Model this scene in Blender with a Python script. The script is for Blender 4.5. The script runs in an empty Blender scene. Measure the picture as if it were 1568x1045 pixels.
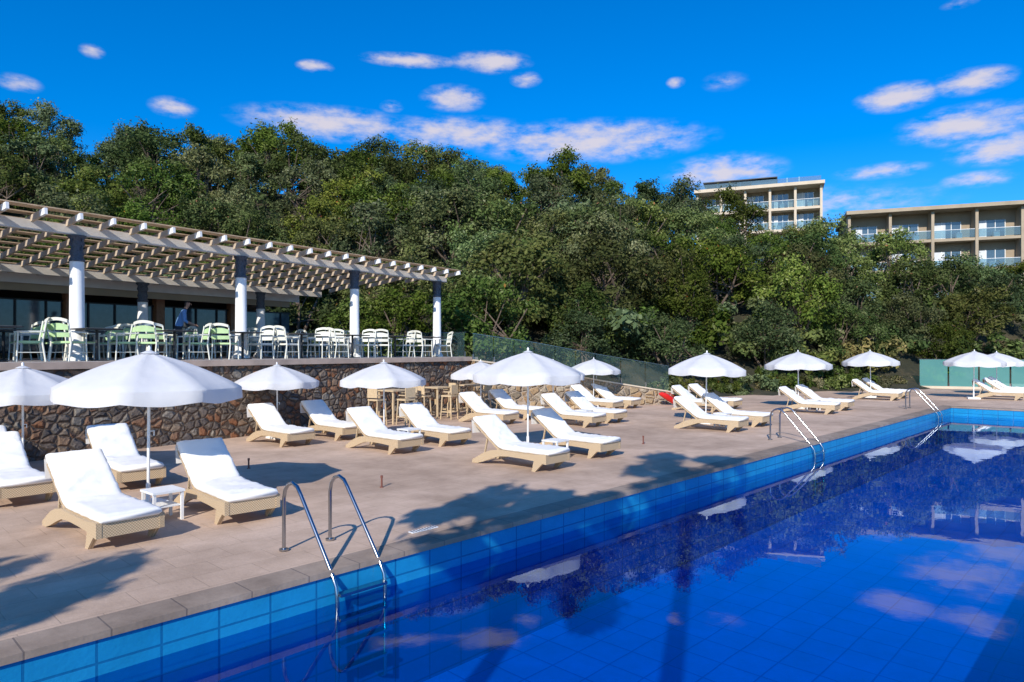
import bpy, math, random
import numpy as np
from mathutils import Matrix, Vector
random.seed(7); np.random.seed(7)
R=math.radians
scene=bpy.context.scene
COL=scene.collection

# ------------------------------------------------------------------ helpers
def newmat(name):
    m=bpy.data.materials.new(name); m.use_nodes=True
    nt=m.node_tree; nt.nodes.clear()
    out=nt.nodes.new('ShaderNodeOutputMaterial')
    return m,nt,out
def N(nt,typ,**kw):
    n=nt.nodes.new(typ)
    for k,v in kw.items(): setattr(n,k,v)
    return n
def L(nt,a,b): nt.links.new(a,b)
def ramp(nt,fac,stops,interp='LINEAR'):
    r=nt.nodes.new('ShaderNodeValToRGB'); r.color_ramp.interpolation=interp
    els=r.color_ramp.elements
    while len(els)>1: els.remove(els[-1])
    els[0].position=stops[0][0]; els[0].color=(*stops[0][1],1)
    for p,c in stops[1:]:
        e=els.new(p); e.color=(*c,1)
    L(nt,fac,r.inputs[0]); return r
def simple(name,col,rough=0.6,metal=0.0,var=0.12,scale=6,bump=0.0,spec=0.5,coords='Object'):
    m,nt,out=newmat(name)
    tc=N(nt,'ShaderNodeTexCoord')
    no=N(nt,'ShaderNodeTexNoise'); no.inputs['Scale'].default_value=scale; no.inputs['Detail'].default_value=4
    L(nt,tc.outputs[coords],no.inputs['Vector'])
    c=np.array(col)
    r=ramp(nt,no.outputs['Fac'],[(0.25,tuple(c*(1-var))),(0.75,tuple(np.minimum(c*(1+var),1)))])
    b=N(nt,'ShaderNodeBsdfPrincipled'); b.inputs['Roughness'].default_value=rough; b.inputs['Metallic'].default_value=metal
    b.inputs['Specular IOR Level'].default_value=spec
    L(nt,r.outputs[0],b.inputs['Base Color'])
    if bump>0:
        bp=N(nt,'ShaderNodeBump'); bp.inputs['Strength'].default_value=bump; bp.inputs['Distance'].default_value=0.02
        L(nt,no.outputs['Fac'],bp.inputs['Height']); L(nt,bp.outputs[0],b.inputs['Normal'])
    L(nt,b.outputs[0],out.inputs[0])
    return m

class MB:
    def __init__(s): s.v=[]; s.f=[]; s.m=[]; s.s=[]
    def add(s,vs,fs,mi=0,smooth=False):
        o=len(s.v); s.v+= [tuple(v) for v in vs]
        for f in fs: s.f.append(tuple(i+o for i in f)); s.m.append(mi); s.s.append(smooth)
    def box(s,c,d,mi=0,M=None):
        x,y,z=d[0]/2,d[1]/2,d[2]/2
        vs=[Vector((i*x,j*y,k*z)) for i in(-1,1) for j in(-1,1) for k in(-1,1)]
        if M is not None: vs=[M@v for v in vs]
        vs=[v+Vector(c) for v in vs]
        s.add(vs,[(0,1,3,2),(4,6,7,5),(0,4,5,1),(2,3,7,6),(0,2,6,4),(1,5,7,3)],mi)
    def beam(s,p0,p1,w,h,mi=0):
        p0=Vector(p0);p1=Vector(p1);d=(p1-p0)
        up=Vector((0,0,1)); dn=d.normalized()
        if abs(dn.z)>0.95: up=Vector((0,1,0))
        sx=dn.cross(up).normalized(); uz=sx.cross(dn).normalized()
        vs=[]
        for p in(p0,p1):
            for a,b in((-1,-1),(1,-1),(1,1),(-1,1)): vs.append(p+sx*a*w/2+uz*b*h/2)
        s.add(vs,[(0,3,2,1),(4,5,6,7),(0,1,5,4),(1,2,6,5),(2,3,7,6),(3,0,4,7)],mi)
    def tube(s,pts,rad,seg=8,mi=0,cap=True,smooth=True):
        pts=[Vector(p) for p in pts]
        if not hasattr(rad,'__len__'): rad=[rad]*len(pts)
        rings=[]; prev=None
        for i,p in enumerate(pts):
            if i==0:d=pts[1]-p
            elif i==len(pts)-1:d=p-pts[i-1]
            else:d=(pts[i+1]-p).normalized()+(p-pts[i-1]).normalized()
            d.normalize()
            if prev is None:
                a=Vector((1,0,0)) if abs(d.x)<0.9 else Vector((0,1,0))
                x=d.cross(a).normalized()
            else:
                x=(prev-d*prev.dot(d)).normalized()
            prev=x; y=d.cross(x)
            rings.append([p+(x*math.cos(2*math.pi*k/seg)+y*math.sin(2*math.pi*k/seg))*rad[i] for k in range(seg)])
        vs=[v for r in rings for v in r]; fs=[]
        for i in range(len(pts)-1):
            for k in range(seg):
                k2=(k+1)%seg
                fs.append((i*seg+k,i*seg+k2,(i+1)*seg+k2,(i+1)*seg+k))
        s.add(vs,fs,mi,smooth)
        if cap:
            s.add(rings[0],[tuple(range(seg-1,-1,-1))],mi); s.add(rings[-1],[tuple(range(seg))],mi)
    def mesh(s,name,mats):
        me=bpy.data.meshes.new(name); me.from_pydata(s.v,[],s.f)
        for m in mats: me.materials.append(m)
        me.polygons.foreach_set('material_index',s.m); me.polygons.foreach_set('use_smooth',s.s)
        me.update(); return me
def obj(name,me,loc=(0,0,0),rz=0,sc=1,parent=None,M=None):
    o=bpy.data.objects.new(name,me); COL.objects.link(o)
    if M is not None: o.matrix_world=M
    else:
        o.location=loc; o.rotation_euler=(0,0,rz); o.scale=(sc,)*3 if not hasattr(sc,'__len__') else sc
    if parent: o.parent=parent
    return o
def cw(x,d): return (0.690*x+0.724*d, -0.724*x+0.690*d)   # heading basis of the hillside (x across, d deep)

TM=Matrix.Translation((4.6,18.6,0))@Matrix.Rotation(R(9.2),4,'Z')   # terrace frame
def T(a,b,z=0,rz=0,sc=1): return TM@Matrix.Translation((a,b,z))@Matrix.Rotation(rz,4,'Z')@Matrix.Scale(sc,4)

# ------------------------------------------------------------------ camera
cam=bpy.data.cameras.new('camera'); co=bpy.data.objects.new('camera',cam); COL.objects.link(co)
co.location=(0,0,2.3); co.rotation_euler=(R(90),0,R(-46.4))
cam.sensor_width=36; cam.lens=24; cam.shift_y=0.0093; cam.clip_end=5000; cam.clip_start=0.05
scene.camera=co

# ------------------------------------------------------------------ sun
SUN_EL=31; SA=R(27)
tr=Vector((math.cos(SA)*math.cos(R(SUN_EL)),math.sin(SA)*math.cos(R(SUN_EL)),-math.sin(R(SUN_EL))))
sl=bpy.data.lights.new('sun','SUN'); sl.energy=5.0; sl.angle=R(0.5); sl.color=(1,0.93,0.83)
so=bpy.data.objects.new('sun',sl); COL.objects.link(so); so.rotation_euler=tr.to_track_quat('-Z','Y').to_euler(); so.location=(-20,-5,30)

# ------------------------------------------------------------------ world
w=bpy.data.worlds.new('World'); scene.world=w; w.use_nodes=True
nt=w.node_tree; nt.nodes.clear()
wo=nt.nodes.new('ShaderNodeOutputWorld'); bg=nt.nodes.new('ShaderNodeBackground'); bg.inputs[1].default_value=0.14
L(nt,bg.outputs[0],wo.inputs[0])
sky=N(nt,'ShaderNodeTexSky',sky_type='NISHITA'); sky.sun_disc=False; sky.sun_elevation=R(SUN_EL); sky.sun_rotation=math.atan2(-math.cos(SA),-math.sin(SA))
sky.air_density=1.0; sky.dust_density=0.6; sky.ozone_density=2.5
tint=N(nt,'ShaderNodeMix',data_type='RGBA',blend_type='MULTIPLY'); tint.inputs[0].default_value=1
L(nt,sky.outputs[0],tint.inputs[6]); tint.inputs[7].default_value=(0.58,0.88,1.30,1)
hs=N(nt,'ShaderNodeHueSaturation'); hs.inputs['Saturation'].default_value=1.2; hs.inputs['Value'].default_value=1.0
L(nt,tint.outputs[2],hs.inputs['Color'])
tc=N(nt,'ShaderNodeTexCoord'); sp=N(nt,'ShaderNodeSeparateXYZ'); L(nt,tc.outputs['Generated'],sp.inputs[0])
def M2(op,a,b=None,nt=nt,clamp=False):
    n=nt.nodes.new('ShaderNodeMath'); n.operation=op; n.use_clamp=clamp
    for i,x in enumerate((a,b)):
        if x is None: continue
        if isinstance(x,(int,float)): n.inputs[i].default_value=x
        else: L(nt,x,n.inputs[i])
    return n.outputs[0]
az=M2('MULTIPLY',M2('ARCTAN2',sp.outputs[1],sp.outputs[0]),57.2958)
el=M2('MULTIPLY',M2('ARCSINE',sp.outputs[2]),57.2958)
cb=N(nt,'ShaderNodeCombineXYZ'); L(nt,az,cb.inputs[0]); L(nt,M2('MULTIPLY',el,2.4),cb.inputs[1])
n1=N(nt,'ShaderNodeTexNoise'); n1.inputs['Scale'].default_value=0.5; n1.inputs['Detail'].default_value=5; n1.inputs['Roughness'].default_value=0.6
L(nt,cb.outputs[0],n1.inputs['Vector'])
cc=N(nt,'ShaderNodeCombineXYZ'); L(nt,az,cc.inputs[0]); L(nt,el,cc.inputs[1])
# clouds: azimuth offset, elevation, half width, half height (deg), opacity
clouds=[(-8.65,22.8,3.6,.45,1),(-1.75,22.9,3.0,.7,1),(-16.1,21.8,1.3,.4,.9),(-4.9,20.2,2.4,.85,.9),(1.15,21.65,1.2,.5,.8),(-31.6,20.5,.75,.4,.7),
(-10,19.4,.9,.4,.6),(-15.2,17.8,6.5,1.1,.9),(-4.6,17.6,6.5,1.1,.85),(6.25,16.9,9,1.4,.9),(13.5,20.9,.7,.35,.7),(17.3,20.6,1.7,.6,.35),(29.5,17.9,2.5,.8,1),
(34,18.1,2.3,.7,1),(33.7,15.4,4.0,1.1,.9),(35.9,13.5,3.2,.9,.9),(17.3,14.0,4.2,1.2,.9),(28.4,13,2.9,.5,.7),(34.4,11.7,2.2,.5,.7),
(-26.4,17.7,1.5,.6,.8),(-35.8,17.6,1.2,.5,.7),(33.3,23.05,1.1,.3,.5),(24,11.0,9,1.2,.45)]
mask=None
for a0,e0,hw,hh,op in clouds:
    ml=N(nt,'ShaderNodeVectorMath',operation='MULTIPLY_ADD'); L(nt,cc.outputs[0],ml.inputs[0]); sx,sy=1/(hw*1.3),1/(hh*1.45)
    ml.inputs[1].default_value=(sx,sy,0); ml.inputs[2].default_value=(-(43.6-a0)*sx,-e0*sy,0)
    ln=N(nt,'ShaderNodeVectorMath',operation='LENGTH'); L(nt,ml.outputs[0],ln.inputs[0])
    v=M2('MULTIPLY',M2('SUBTRACT',1.0,ln.outputs['Value'],clamp=True),op)
    mask=v if mask is None else M2('MAXIMUM',mask,v)
shaped=M2('ADD',mask,M2('MULTIPLY',M2('SUBTRACT',n1.outputs['Fac'],0.52),M2('MULTIPLY',M2('MINIMUM',M2('MULTIPLY',mask,3.0),1.0),1.6)))
mr=N(nt,'ShaderNodeMapRange',interpolation_type='SMOOTHSTEP'); L(nt,shaped,mr.inputs[0]); mr.inputs[1].default_value=0.02; mr.inputs[2].default_value=0.9; mr.inputs[4].default_value=0.9
mx=N(nt,'ShaderNodeMix',data_type='RGBA'); L(nt,mr.outputs[0],mx.inputs[0]); L(nt,hs.outputs[0],mx.inputs[6]); mx.inputs[7].default_value=(5.4,5.0,5.4,1)
L(nt,mx.outputs[2],bg.inputs[0])

# ------------------------------------------------------------------ materials
def tile_mat(name,c1,c2,mortar,bw,rh,ms,offset=0.5,rough=0.6,plane='XY',bump=0.3,noise_amt=0.5,spec=0.4,stain=0.0,wob=0.0):
    m,nt,out=newmat(name)
    tc=N(nt,'ShaderNodeTexCoord'); vec=tc.outputs['Object']
    if plane!='XY':
        sx=N(nt,'ShaderNodeSeparateXYZ'); L(nt,vec,sx.inputs[0]); cx=N(nt,'ShaderNodeCombineXYZ')
        a=N(nt,'ShaderNodeMath',operation='ADD'); L(nt,sx.outputs[0],a.inputs[0]); L(nt,sx.outputs[1],a.inputs[1])
        L(nt,a.outputs[0],cx.inputs[0]); L(nt,sx.outputs[2],cx.inputs[1]); vec=cx.outputs[0]
    if wob>0:
        wn=N(nt,'ShaderNodeTexNoise'); wn.inputs['Scale'].default_value=0.9; wn.inputs['Detail'].default_value=1; L(nt,tc.outputs['Object'],wn.inputs['Vector'])
        wa=N(nt,'ShaderNodeVectorMath',operation='MULTIPLY_ADD'); L(nt,wn.outputs['Color'],wa.inputs[0]); wa.inputs[1].default_value=(wob,wob,wob); L(nt,vec,wa.inputs[2]); vec=wa.outputs[0]
    b=N(nt,'ShaderNodeTexBrick'); b.offset=offset
    b.inputs['Scale'].default_value=1; b.inputs['Brick Width'].default_value=bw; b.inputs['Row Height'].default_value=rh; b.inputs['Mortar Size'].default_value=ms
    b.inputs['Mortar Smooth'].default_value=0.3
    b.inputs['Color1'].default_value=(*c1,1); b.inputs['Color2'].default_value=(*c2,1); b.inputs['Mortar'].default_value=(*mortar,1)
    L(nt,vec,b.inputs['Vector'])
    n=N(nt,'ShaderNodeTexNoise'); n.inputs['Scale'].default_value=1.3; n.inputs['Detail'].default_value=8; n.inputs['Roughness'].default_value=0.7
    L(nt,tc.outputs['Object'],n.inputs['Vector'])
    g=1-noise_amt
    r=ramp(nt,n.outputs['Fac'],[(0.3,(g,g*0.97,g*0.94)),(0.68,(1,1,1))])
    mx=N(nt,'ShaderNodeMix',data_type='RGBA',blend_type='MULTIPLY'); mx.inputs[0].default_value=1
    L(nt,b.outputs['Color'],mx.inputs[6]); L(nt,r.outputs[0],mx.inputs[7])
    last=mx.outputs[2]
    if stain>0:
        n3=N(nt,'ShaderNodeTexNoise'); n3.inputs['Scale'].default_value=0.35; n3.inputs['Detail'].default_value=5; n3.inputs['Distortion'].default_value=0.8; L(nt,tc.outputs['Object'],n3.inputs['Vector'])
        r3=ramp(nt,n3.outputs['Fac'],[(0.38,(1-stain,1-stain*1.05,1-stain*1.1)),(0.58,(1,1,1))])
        m3=N(nt,'ShaderNodeMix',data_type='RGBA',blend_type='MULTIPLY'); m3.inputs[0].default_value=1; L(nt,last,m3.inputs[6]); L(nt,r3.outputs[0],m3.inputs[7]); last=m3.outputs[2]
    p=N(nt,'ShaderNodeBsdfPrincipled'); p.inputs['Roughness'].default_value=rough; p.inputs['Specular IOR Level'].default_value=spec
    L(nt,last,p.inputs['Base Color'])
    n2=N(nt,'ShaderNodeTexNoise'); n2.inputs['Scale'].default_value=25; n2.inputs['Detail'].default_value=3; L(nt,tc.outputs['Object'],n2.inputs['Vector'])
    mm=N(nt,'ShaderNodeMath',operation='MULTIPLY_ADD'); L(nt,b.outputs['Fac'],mm.inputs[0]); mm.inputs[1].default_value=-1.0; L(nt,n2.outputs['Fac'],mm.inputs[2])
    bp=N(nt,'ShaderNodeBump'); bp.inputs['Strength'].default_value=bump; bp.inputs['Distance'].default_value=0.01
    L(nt,mm.outputs[0],bp.inputs['Height']); L(nt,bp.outputs[0],p.inputs['Normal'])
    L(nt,p.outputs[0],out.inputs[0]); return m
M_deck=tile_mat('deck_stone',(0.70,0.515,0.385),(0.66,0.485,0.36),(0.56,0.41,0.30),0.62,0.42,0.006,noise_amt=0.3,rough=0.85,stain=0.22,bump=0.4,spec=0.2)
M_coping=tile_mat('coping_stone',(0.46,0.36,0.28),(0.41,0.32,0.25),(0.25,0.2,0.17),0.6,5,0.008,noise_amt=0.45,rough=0.8,stain=0.2,spec=0.2)
M_ptile=tile_mat('pool_tile_wall',(0.008,0.25,0.52),(0.012,0.28,0.57),(0.006,0.15,0.36),0.5,0.26,0.012,offset=0,plane='XZ',rough=0.25,noise_amt=0.2,spec=0.5)
M_ptile_shade=tile_mat('pool_tile_wall_shade',(0.001,0.10,0.36),(0.001,0.11,0.38),(0.001,0.07,0.26),0.5,0.26,0.012,offset=0,plane='XZ',rough=0.25,noise_amt=0.2,spec=0.3)  # same wall tile, underwater shade put into a darker colour
M_pfloor=tile_mat('pool_tile_floor',(0.001,0.19,0.66),(0.001,0.20,0.69),(0.001,0.11,0.48),0.5,0.5,0.012,offset=0,rough=0.3,noise_amt=0.2,spec=0.3,wob=0.05)  # wavy joints: refraction through the water put into the tile colour
M_terrfloor=simple('terrace_floor',(0.45,0.40,0.36),0.7)
M_slab=simple('slab_edge',(0.48,0.36,0.28),0.8,var=0.2,scale=3)
M_white=simple('white_paint',(0.80,0.80,0.78),0.55,var=0.04,scale=4)
M_raf=simple('pergola_painted_timber',(0.66,0.61,0.54),0.6,var=0.08,scale=4)
M_rafd=simple('pergola_rafter_timber',(0.52,0.42,0.31),0.65,var=0.12,scale=4)
M_board=simple('pergola_board',(0.60,0.42,0.25),0.7,var=0.2,scale=5)
M_dark=simple('dark_metal',(0.03,0.032,0.035),0.45,metal=0.4)
M_cap=simple('column_capital',(0.06,0.07,0.09),0.5,var=0.5,scale=25,bump=0.5)
M_chrome=simple('stainless_steel',(0.42,0.43,0.45),0.2,metal=1.0,var=0.05)
M_cush=simple('cushion_fabric',(0.87,0.85,0.81),0.9,var=0.03,scale=5,bump=0.35,spec=0.1)
M_green=simple('green_chair_fabric',(0.44,0.62,0.32),0.7,var=0.12)
M_wchair=simple('white_chair',(0.72,0.72,0.63),0.6,var=0.05)
M_wood=simple('wood_pillar',(0.30,0.15,0.08),0.6,var=0.25,scale=8)
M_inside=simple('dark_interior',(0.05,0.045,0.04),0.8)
M_tan=simple('tan_wicker',(0.58,0.44,0.27),0.75,var=0.15,scale=30,bump=0.4)
M_red=simple('red_plastic',(0.65,0.02,0.015),0.35,var=0.05)
M_brown=simple('rust_brown_metal',(0.18,0.06,0.04),0.5)
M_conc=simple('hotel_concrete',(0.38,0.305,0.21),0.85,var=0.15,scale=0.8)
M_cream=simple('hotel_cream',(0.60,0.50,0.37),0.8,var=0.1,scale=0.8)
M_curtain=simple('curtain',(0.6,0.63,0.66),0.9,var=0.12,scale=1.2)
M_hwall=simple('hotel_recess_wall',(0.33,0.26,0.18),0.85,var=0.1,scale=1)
M_skin=simple('skin',(0.45,0.25,0.17),0.55,var=0.05)
M_hair=simple('hair',(0.02,0.015,0.012),0.6)
M_shirt=simple('blue_shirt',(0.16,0.32,0.60),0.85)
M_trous=simple('dark_trousers',(0.03,0.035,0.05),0.85)
M_bark=simple('bark',(0.13,0.095,0.07),0.9,var=0.35,scale=8,bump=0.5)

# wicker weave
m,nt,out=newmat('wicker'); M_wick=m
tc=N(nt,'ShaderNodeTexCoord'); ck=N(nt,'ShaderNodeTexChecker'); ck.inputs['Scale'].default_value=60
ck.inputs['Color1'].default_value=(0.64,0.49,0.31,1); ck.inputs['Color2'].default_value=(0.38,0.27,0.16,1)
L(nt,tc.outputs['Object'],ck.inputs['Vector'])
p=N(nt,'ShaderNodeBsdfPrincipled'); p.inputs['Roughness'].default_value=0.7; L(nt,ck.outputs['Color'],p.inputs['Base Color'])
bp=N(nt,'ShaderNodeBump'); bp.inputs['Strength'].default_value=0.5; bp.inputs['Distance'].default_value=0.004
L(nt,ck.outputs['Fac'],bp.inputs['Height']); L(nt,bp.outputs[0],p.inputs['Normal']); L(nt,p.outputs[0],out.inputs[0])

# umbrella fabric (slightly translucent)
m,nt,out=newmat('umbrella_fabric'); M_umb=m
tc=N(nt,'ShaderNodeTexCoord'); no=N(nt,'ShaderNodeTexNoise'); no.inputs['Scale'].default_value=3; L(nt,tc.outputs['Object'],no.inputs['Vector'])
r=ramp(nt,no.outputs['Fac'],[(0.3,(0.75,0.76,0.78)),(0.7,(0.80,0.80,0.80))])
d=N(nt,'ShaderNodeBsdfDiffuse'); t=N(nt,'ShaderNodeBsdfTranslucent'); L(nt,r.outputs[0],d.inputs[0]); L(nt,r.outputs[0],t.inputs[0])
bp=N(nt,'ShaderNodeBump'); bp.inputs['Strength'].default_value=0.4; bp.inputs['Distance'].default_value=0.05; L(nt,no.outputs['Fac'],bp.inputs['Height']); L(nt,bp.outputs[0],d.inputs['Normal'])
mx=N(nt,'ShaderNodeMixShader'); mx.inputs[0].default_value=0.3; L(nt,d.outputs[0],mx.inputs[1]); L(nt,t.outputs[0],mx.inputs[2]); L(nt,mx.outputs[0],out.inputs[0])

def two_sided_fresnel(nt,ior,normal=None):
    # same reflectance from either side of a thin surface (no false total internal reflection)
    ge=N(nt,'ShaderNodeNewGeometry'); mr=N(nt,'ShaderNodeMapRange'); L(nt,ge.outputs['Backfacing'],mr.inputs[0])
    mr.inputs[3].default_value=ior; mr.inputs[4].default_value=1/ior
    f=N(nt,'ShaderNodeFresnel'); L(nt,mr.outputs[0],f.inputs[0])
    if normal is not None: L(nt,normal,f.inputs['Normal'])
    return f
def glass_mat(name,tint,mixd=0.0,dcol=(0,0,0)):
    m,nt,out=newmat(name)
    t=N(nt,'ShaderNodeBsdfTransparent'); t.inputs[0].default_value=(*tint,1)
    g=N(nt,'ShaderNodeBsdfGlossy'); g.inputs['Roughness'].default_value=0.03
    lw=two_sided_fresnel(nt,1.4)
    mx=N(nt,'ShaderNodeMixShader'); L(nt,lw.outputs[0],mx.inputs[0]); L(nt,t.outputs[0],mx.inputs[1]); L(nt,g.outputs[0],mx.inputs[2])
    last=mx
    if mixd>0:
        d=N(nt,'ShaderNodeBsdfDiffuse'); d.inputs[0].default_value=(*dcol,1)
        m2=N(nt,'ShaderNodeMixShader'); m2.inputs[0].default_value=mixd; L(nt,mx.outputs[0],m2.inputs[1]); L(nt,d.outputs[0],m2.inputs[2]); last=m2
    L(nt,last.outputs[0],out.inputs[0]); return m
M_glass=glass_mat('clear_glass',(0.90,0.97,0.97),mixd=0.05,dcol=(0.35,0.65,0.68))
M_glassf=glass_mat('fence_glass',(0.5,0.85,0.82),mixd=0.4,dcol=(0.2,0.55,0.52))
M_win=simple('window_glass',(0.05,0.08,0.11),0.06,var=0.2,spec=1.0)

# water
m,nt,out=newmat('pool_water'); M_water=m
tc=N(nt,'ShaderNodeTexCoord')
n1=N(nt,'ShaderNodeTexNoise'); n1.inputs['Scale'].default_value=1.1; n1.inputs['Detail'].default_value=2; L(nt,tc.outputs['Object'],n1.inputs['Vector'])
n2=N(nt,'ShaderNodeTexNoise'); n2.inputs['Scale'].default_value=7; n2.inputs['Detail'].default_value=2; L(nt,tc.outputs['Object'],n2.inputs['Vector'])
ma=N(nt,'ShaderNodeMath',operation='MULTIPLY_ADD'); L(nt,n2.outputs['Fac'],ma.inputs[0]); ma.inputs[1].default_value=0.08; L(nt,n1.outputs['Fac'],ma.inputs[2])
bp=N(nt,'ShaderNodeBump'); bp.inputs['Strength'].default_value=0.12; bp.inputs['Distance'].default_value=0.018; L(nt,ma.outputs[0],bp.inputs['Height'])
t=N(nt,'ShaderNodeBsdfTransparent'); t.inputs[0].default_value=(0.05,0.60,0.86,1)
g=N(nt,'ShaderNodeBsdfGlossy'); g.inputs['Roughness'].default_value=0.0; g.inputs[0].default_value=(0.82,0.95,1.0,1); L(nt,bp.outputs[0],g.inputs['Normal'])
f=two_sided_fresnel(nt,1.42,bp.outputs[0])
mx=N(nt,'ShaderNodeMixShader'); L(nt,f.outputs[0],mx.inputs[0]); L(nt,t.outputs[0],mx.inputs[1]); L(nt,g.outputs[0],mx.inputs[2]); L(nt,mx.outputs[0],out.inputs[0])

# rubble stone
def stone_mat(name,stops,mort,scale=3.6):
    m,nt,out=newmat(name)
    tc=N(nt,'ShaderNodeTexCoord')
    dn=N(nt,'ShaderNodeTexNoise'); dn.inputs['Scale'].default_value=3; dn.inputs['Detail'].default_value=3; L(nt,tc.outputs['Object'],dn.inputs['Vector'])
    va=N(nt,'ShaderNodeVectorMath',operation='MULTIPLY_ADD'); L(nt,dn.outputs['Color'],va.inputs[0]); va.inputs[1].default_value=(0.16,0.16,0.16); L(nt,tc.outputs['Object'],va.inputs[2])
    mp=N(nt,'ShaderNodeMapping'); mp.inputs['Scale'].default_value=(1,1,1.25); L(nt,va.outputs[0],mp.inputs[0])
    v=N(nt,'ShaderNodeTexVoronoi'); v.inputs['Scale'].default_value=scale; L(nt,mp.outputs[0],v.inputs['Vector'])
    e=N(nt,'ShaderNodeTexVoronoi',feature='DISTANCE_TO_EDGE'); e.inputs['Scale'].default_value=scale; L(nt,mp.outputs[0],e.inputs['Vector'])
    sc=N(nt,'ShaderNodeSeparateColor'); L(nt,v.outputs['Color'],sc.inputs[0])
    cr=ramp(nt,sc.outputs[0],stops)
    n=N(nt,'ShaderNodeTexNoise'); n.inputs['Scale'].default_value=16; n.inputs['Detail'].default_value=5; L(nt,tc.outputs['Object'],n.inputs['Vector'])
    nr=ramp(nt,n.outputs['Fac'],[(0.25,(0.5,0.5,0.5)),(0.75,(1.1,1.1,1.1))])
    mu=N(nt,'ShaderNodeMix',data_type='RGBA',blend_type='MULTIPLY'); mu.inputs[0].default_value=1; L(nt,cr.outputs[0],mu.inputs[6]); L(nt,nr.outputs[0],mu.inputs[7])
    er=N(nt,'ShaderNodeMapRange'); L(nt,e.outputs['Distance'],er.inputs[0]); er.inputs[1].default_value=0.03; er.inputs[2].default_value=0.08
    mx=N(nt,'ShaderNodeMix',data_type='RGBA'); L(nt,er.outputs[0],mx.inputs[0]); mx.inputs[6].default_value=(*mort,1); L(nt,mu.outputs[2],mx.inputs[7])
    p=N(nt,'ShaderNodeBsdfPrincipled'); p.inputs['Roughness'].default_value=0.9; L(nt,mx.outputs[2],p.inputs['Base Color'])
    hr=N(nt,'ShaderNodeMapRange'); L(nt,e.outputs['Distance'],hr.inputs[0]); hr.inputs[1].default_value=0.02; hr.inputs[2].default_value=0.2
    ad=N(nt,'ShaderNodeMath',operation='MULTIPLY_ADD'); L(nt,n.outputs['Fac'],ad.inputs[0]); ad.inputs[1].default_value=0.4; L(nt,hr.outputs[0],ad.inputs[2])
    bp=N(nt,'ShaderNodeBump'); bp.inputs['Strength'].default_value=1.0; bp.inputs['Distance'].default_value=0.07; L(nt,ad.outputs[0],bp.inputs['Height']); L(nt,bp.outputs[0],p.inputs['Normal'])
    L(nt,p.outputs[0],out.inputs[0]); return m
M_stone=stone_mat('rubble_stone',[(0.0,(0.10,0.085,0.08)),(0.25,(0.22,0.17,0.13)),(0.45,(0.34,0.14,0.06)),(0.6,(0.34,0.25,0.17)),(0.8,(0.15,0.13,0.12)),(1,(0.42,0.36,0.28))],(0.10,0.07,0.05),scale=4.4)
M_stone2=stone_mat('warm_rubble_stone',[(0.0,(0.28,0.22,0.15)),(0.3,(0.48,0.34,0.19)),(0.6,(0.42,0.26,0.13)),(0.8,(0.5,0.42,0.3)),(1,(0.28,0.22,0.17))],(0.42,0.33,0.24),scale=3.2)

# hillside ground
m,nt,out=newmat('hill_earth'); M_ground=m
tc=N(nt,'ShaderNodeTexCoord'); n=N(nt,'ShaderNodeTexNoise'); n.inputs['Scale'].default_value=0.6; n.inputs['Detail'].default_value=8; n.inputs['Roughness'].default_value=0.7; L(nt,tc.outputs['Object'],n.inputs['Vector'])
r=ramp(nt,n.outputs['Fac'],[(0.3,(0.018,0.022,0.010)),(0.5,(0.035,0.035,0.016)),(0.65,(0.09,0.07,0.035)),(0.8,(0.18,0.12,0.07))])
p=N(nt,'ShaderNodeBsdfPrincipled'); p.inputs['Roughness'].default_value=1; L(nt,r.outputs[0],p.inputs['Base Color'])
bp=N(nt,'ShaderNodeBump'); bp.inputs['Distance'].default_value=0.4; L(nt,n.outputs['Fac'],bp.inputs['Height']); L(nt,bp.outputs[0],p.inputs['Normal']); L(nt,p.outputs[0],out.inputs[0])

# leaves
def leaf_mat(name,stops):
    m,nt,out=newmat(name)
    at=N(nt,'ShaderNodeAttribute',attribute_name='lv'); oi=N(nt,'ShaderNodeObjectInfo')
    cr=ramp(nt,at.outputs['Fac'],stops)
    hs=N(nt,'ShaderNodeHueSaturation')
    mr=N(nt,'ShaderNodeMapRange'); L(nt,oi.outputs['Random'],mr.inputs[0]); mr.inputs[3].default_value=0.45; mr.inputs[4].default_value=0.52
    ml=N(nt,'ShaderNodeMath',operation='MULTIPLY'); L(nt,oi.outputs['Random'],ml.inputs[0]); ml.inputs[1].default_value=7.31
    fr=N(nt,'ShaderNodeMath',operation='FRACT'); L(nt,ml.outputs[0],fr.inputs[0])
    mv=N(nt,'ShaderNodeMapRange'); L(nt,fr.outputs[0],mv.inputs[0]); mv.inputs[3].default_value=0.5; mv.inputs[4].default_value=1.35
    m3=N(nt,'ShaderNodeMath',operation='MULTIPLY'); L(nt,oi.outputs['Random'],m3.inputs[0]); m3.inputs[1].default_value=23.7
    f3=N(nt,'ShaderNodeMath',operation='FRACT'); L(nt,m3.outputs[0],f3.inputs[0])
    ms=N(nt,'ShaderNodeMapRange'); L(nt,f3.outputs[0],ms.inputs[0]); ms.inputs[3].default_value=0.7; ms.inputs[4].default_value=1.1
    L(nt,ms.outputs[0],hs.inputs['Saturation'])
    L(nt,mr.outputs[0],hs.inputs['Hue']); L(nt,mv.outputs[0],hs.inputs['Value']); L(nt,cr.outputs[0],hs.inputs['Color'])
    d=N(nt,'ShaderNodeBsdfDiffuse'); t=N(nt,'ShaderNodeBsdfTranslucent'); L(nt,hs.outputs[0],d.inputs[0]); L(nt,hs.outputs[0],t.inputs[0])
    mx=N(nt,'ShaderNodeMixShader'); mx.inputs[0].default_value=0.28; L(nt,d.outputs[0],mx.inputs[1]); L(nt,t.outputs[0],mx.inputs[2]); L(nt,mx.outputs[0],out.inputs[0]); return m
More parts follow.
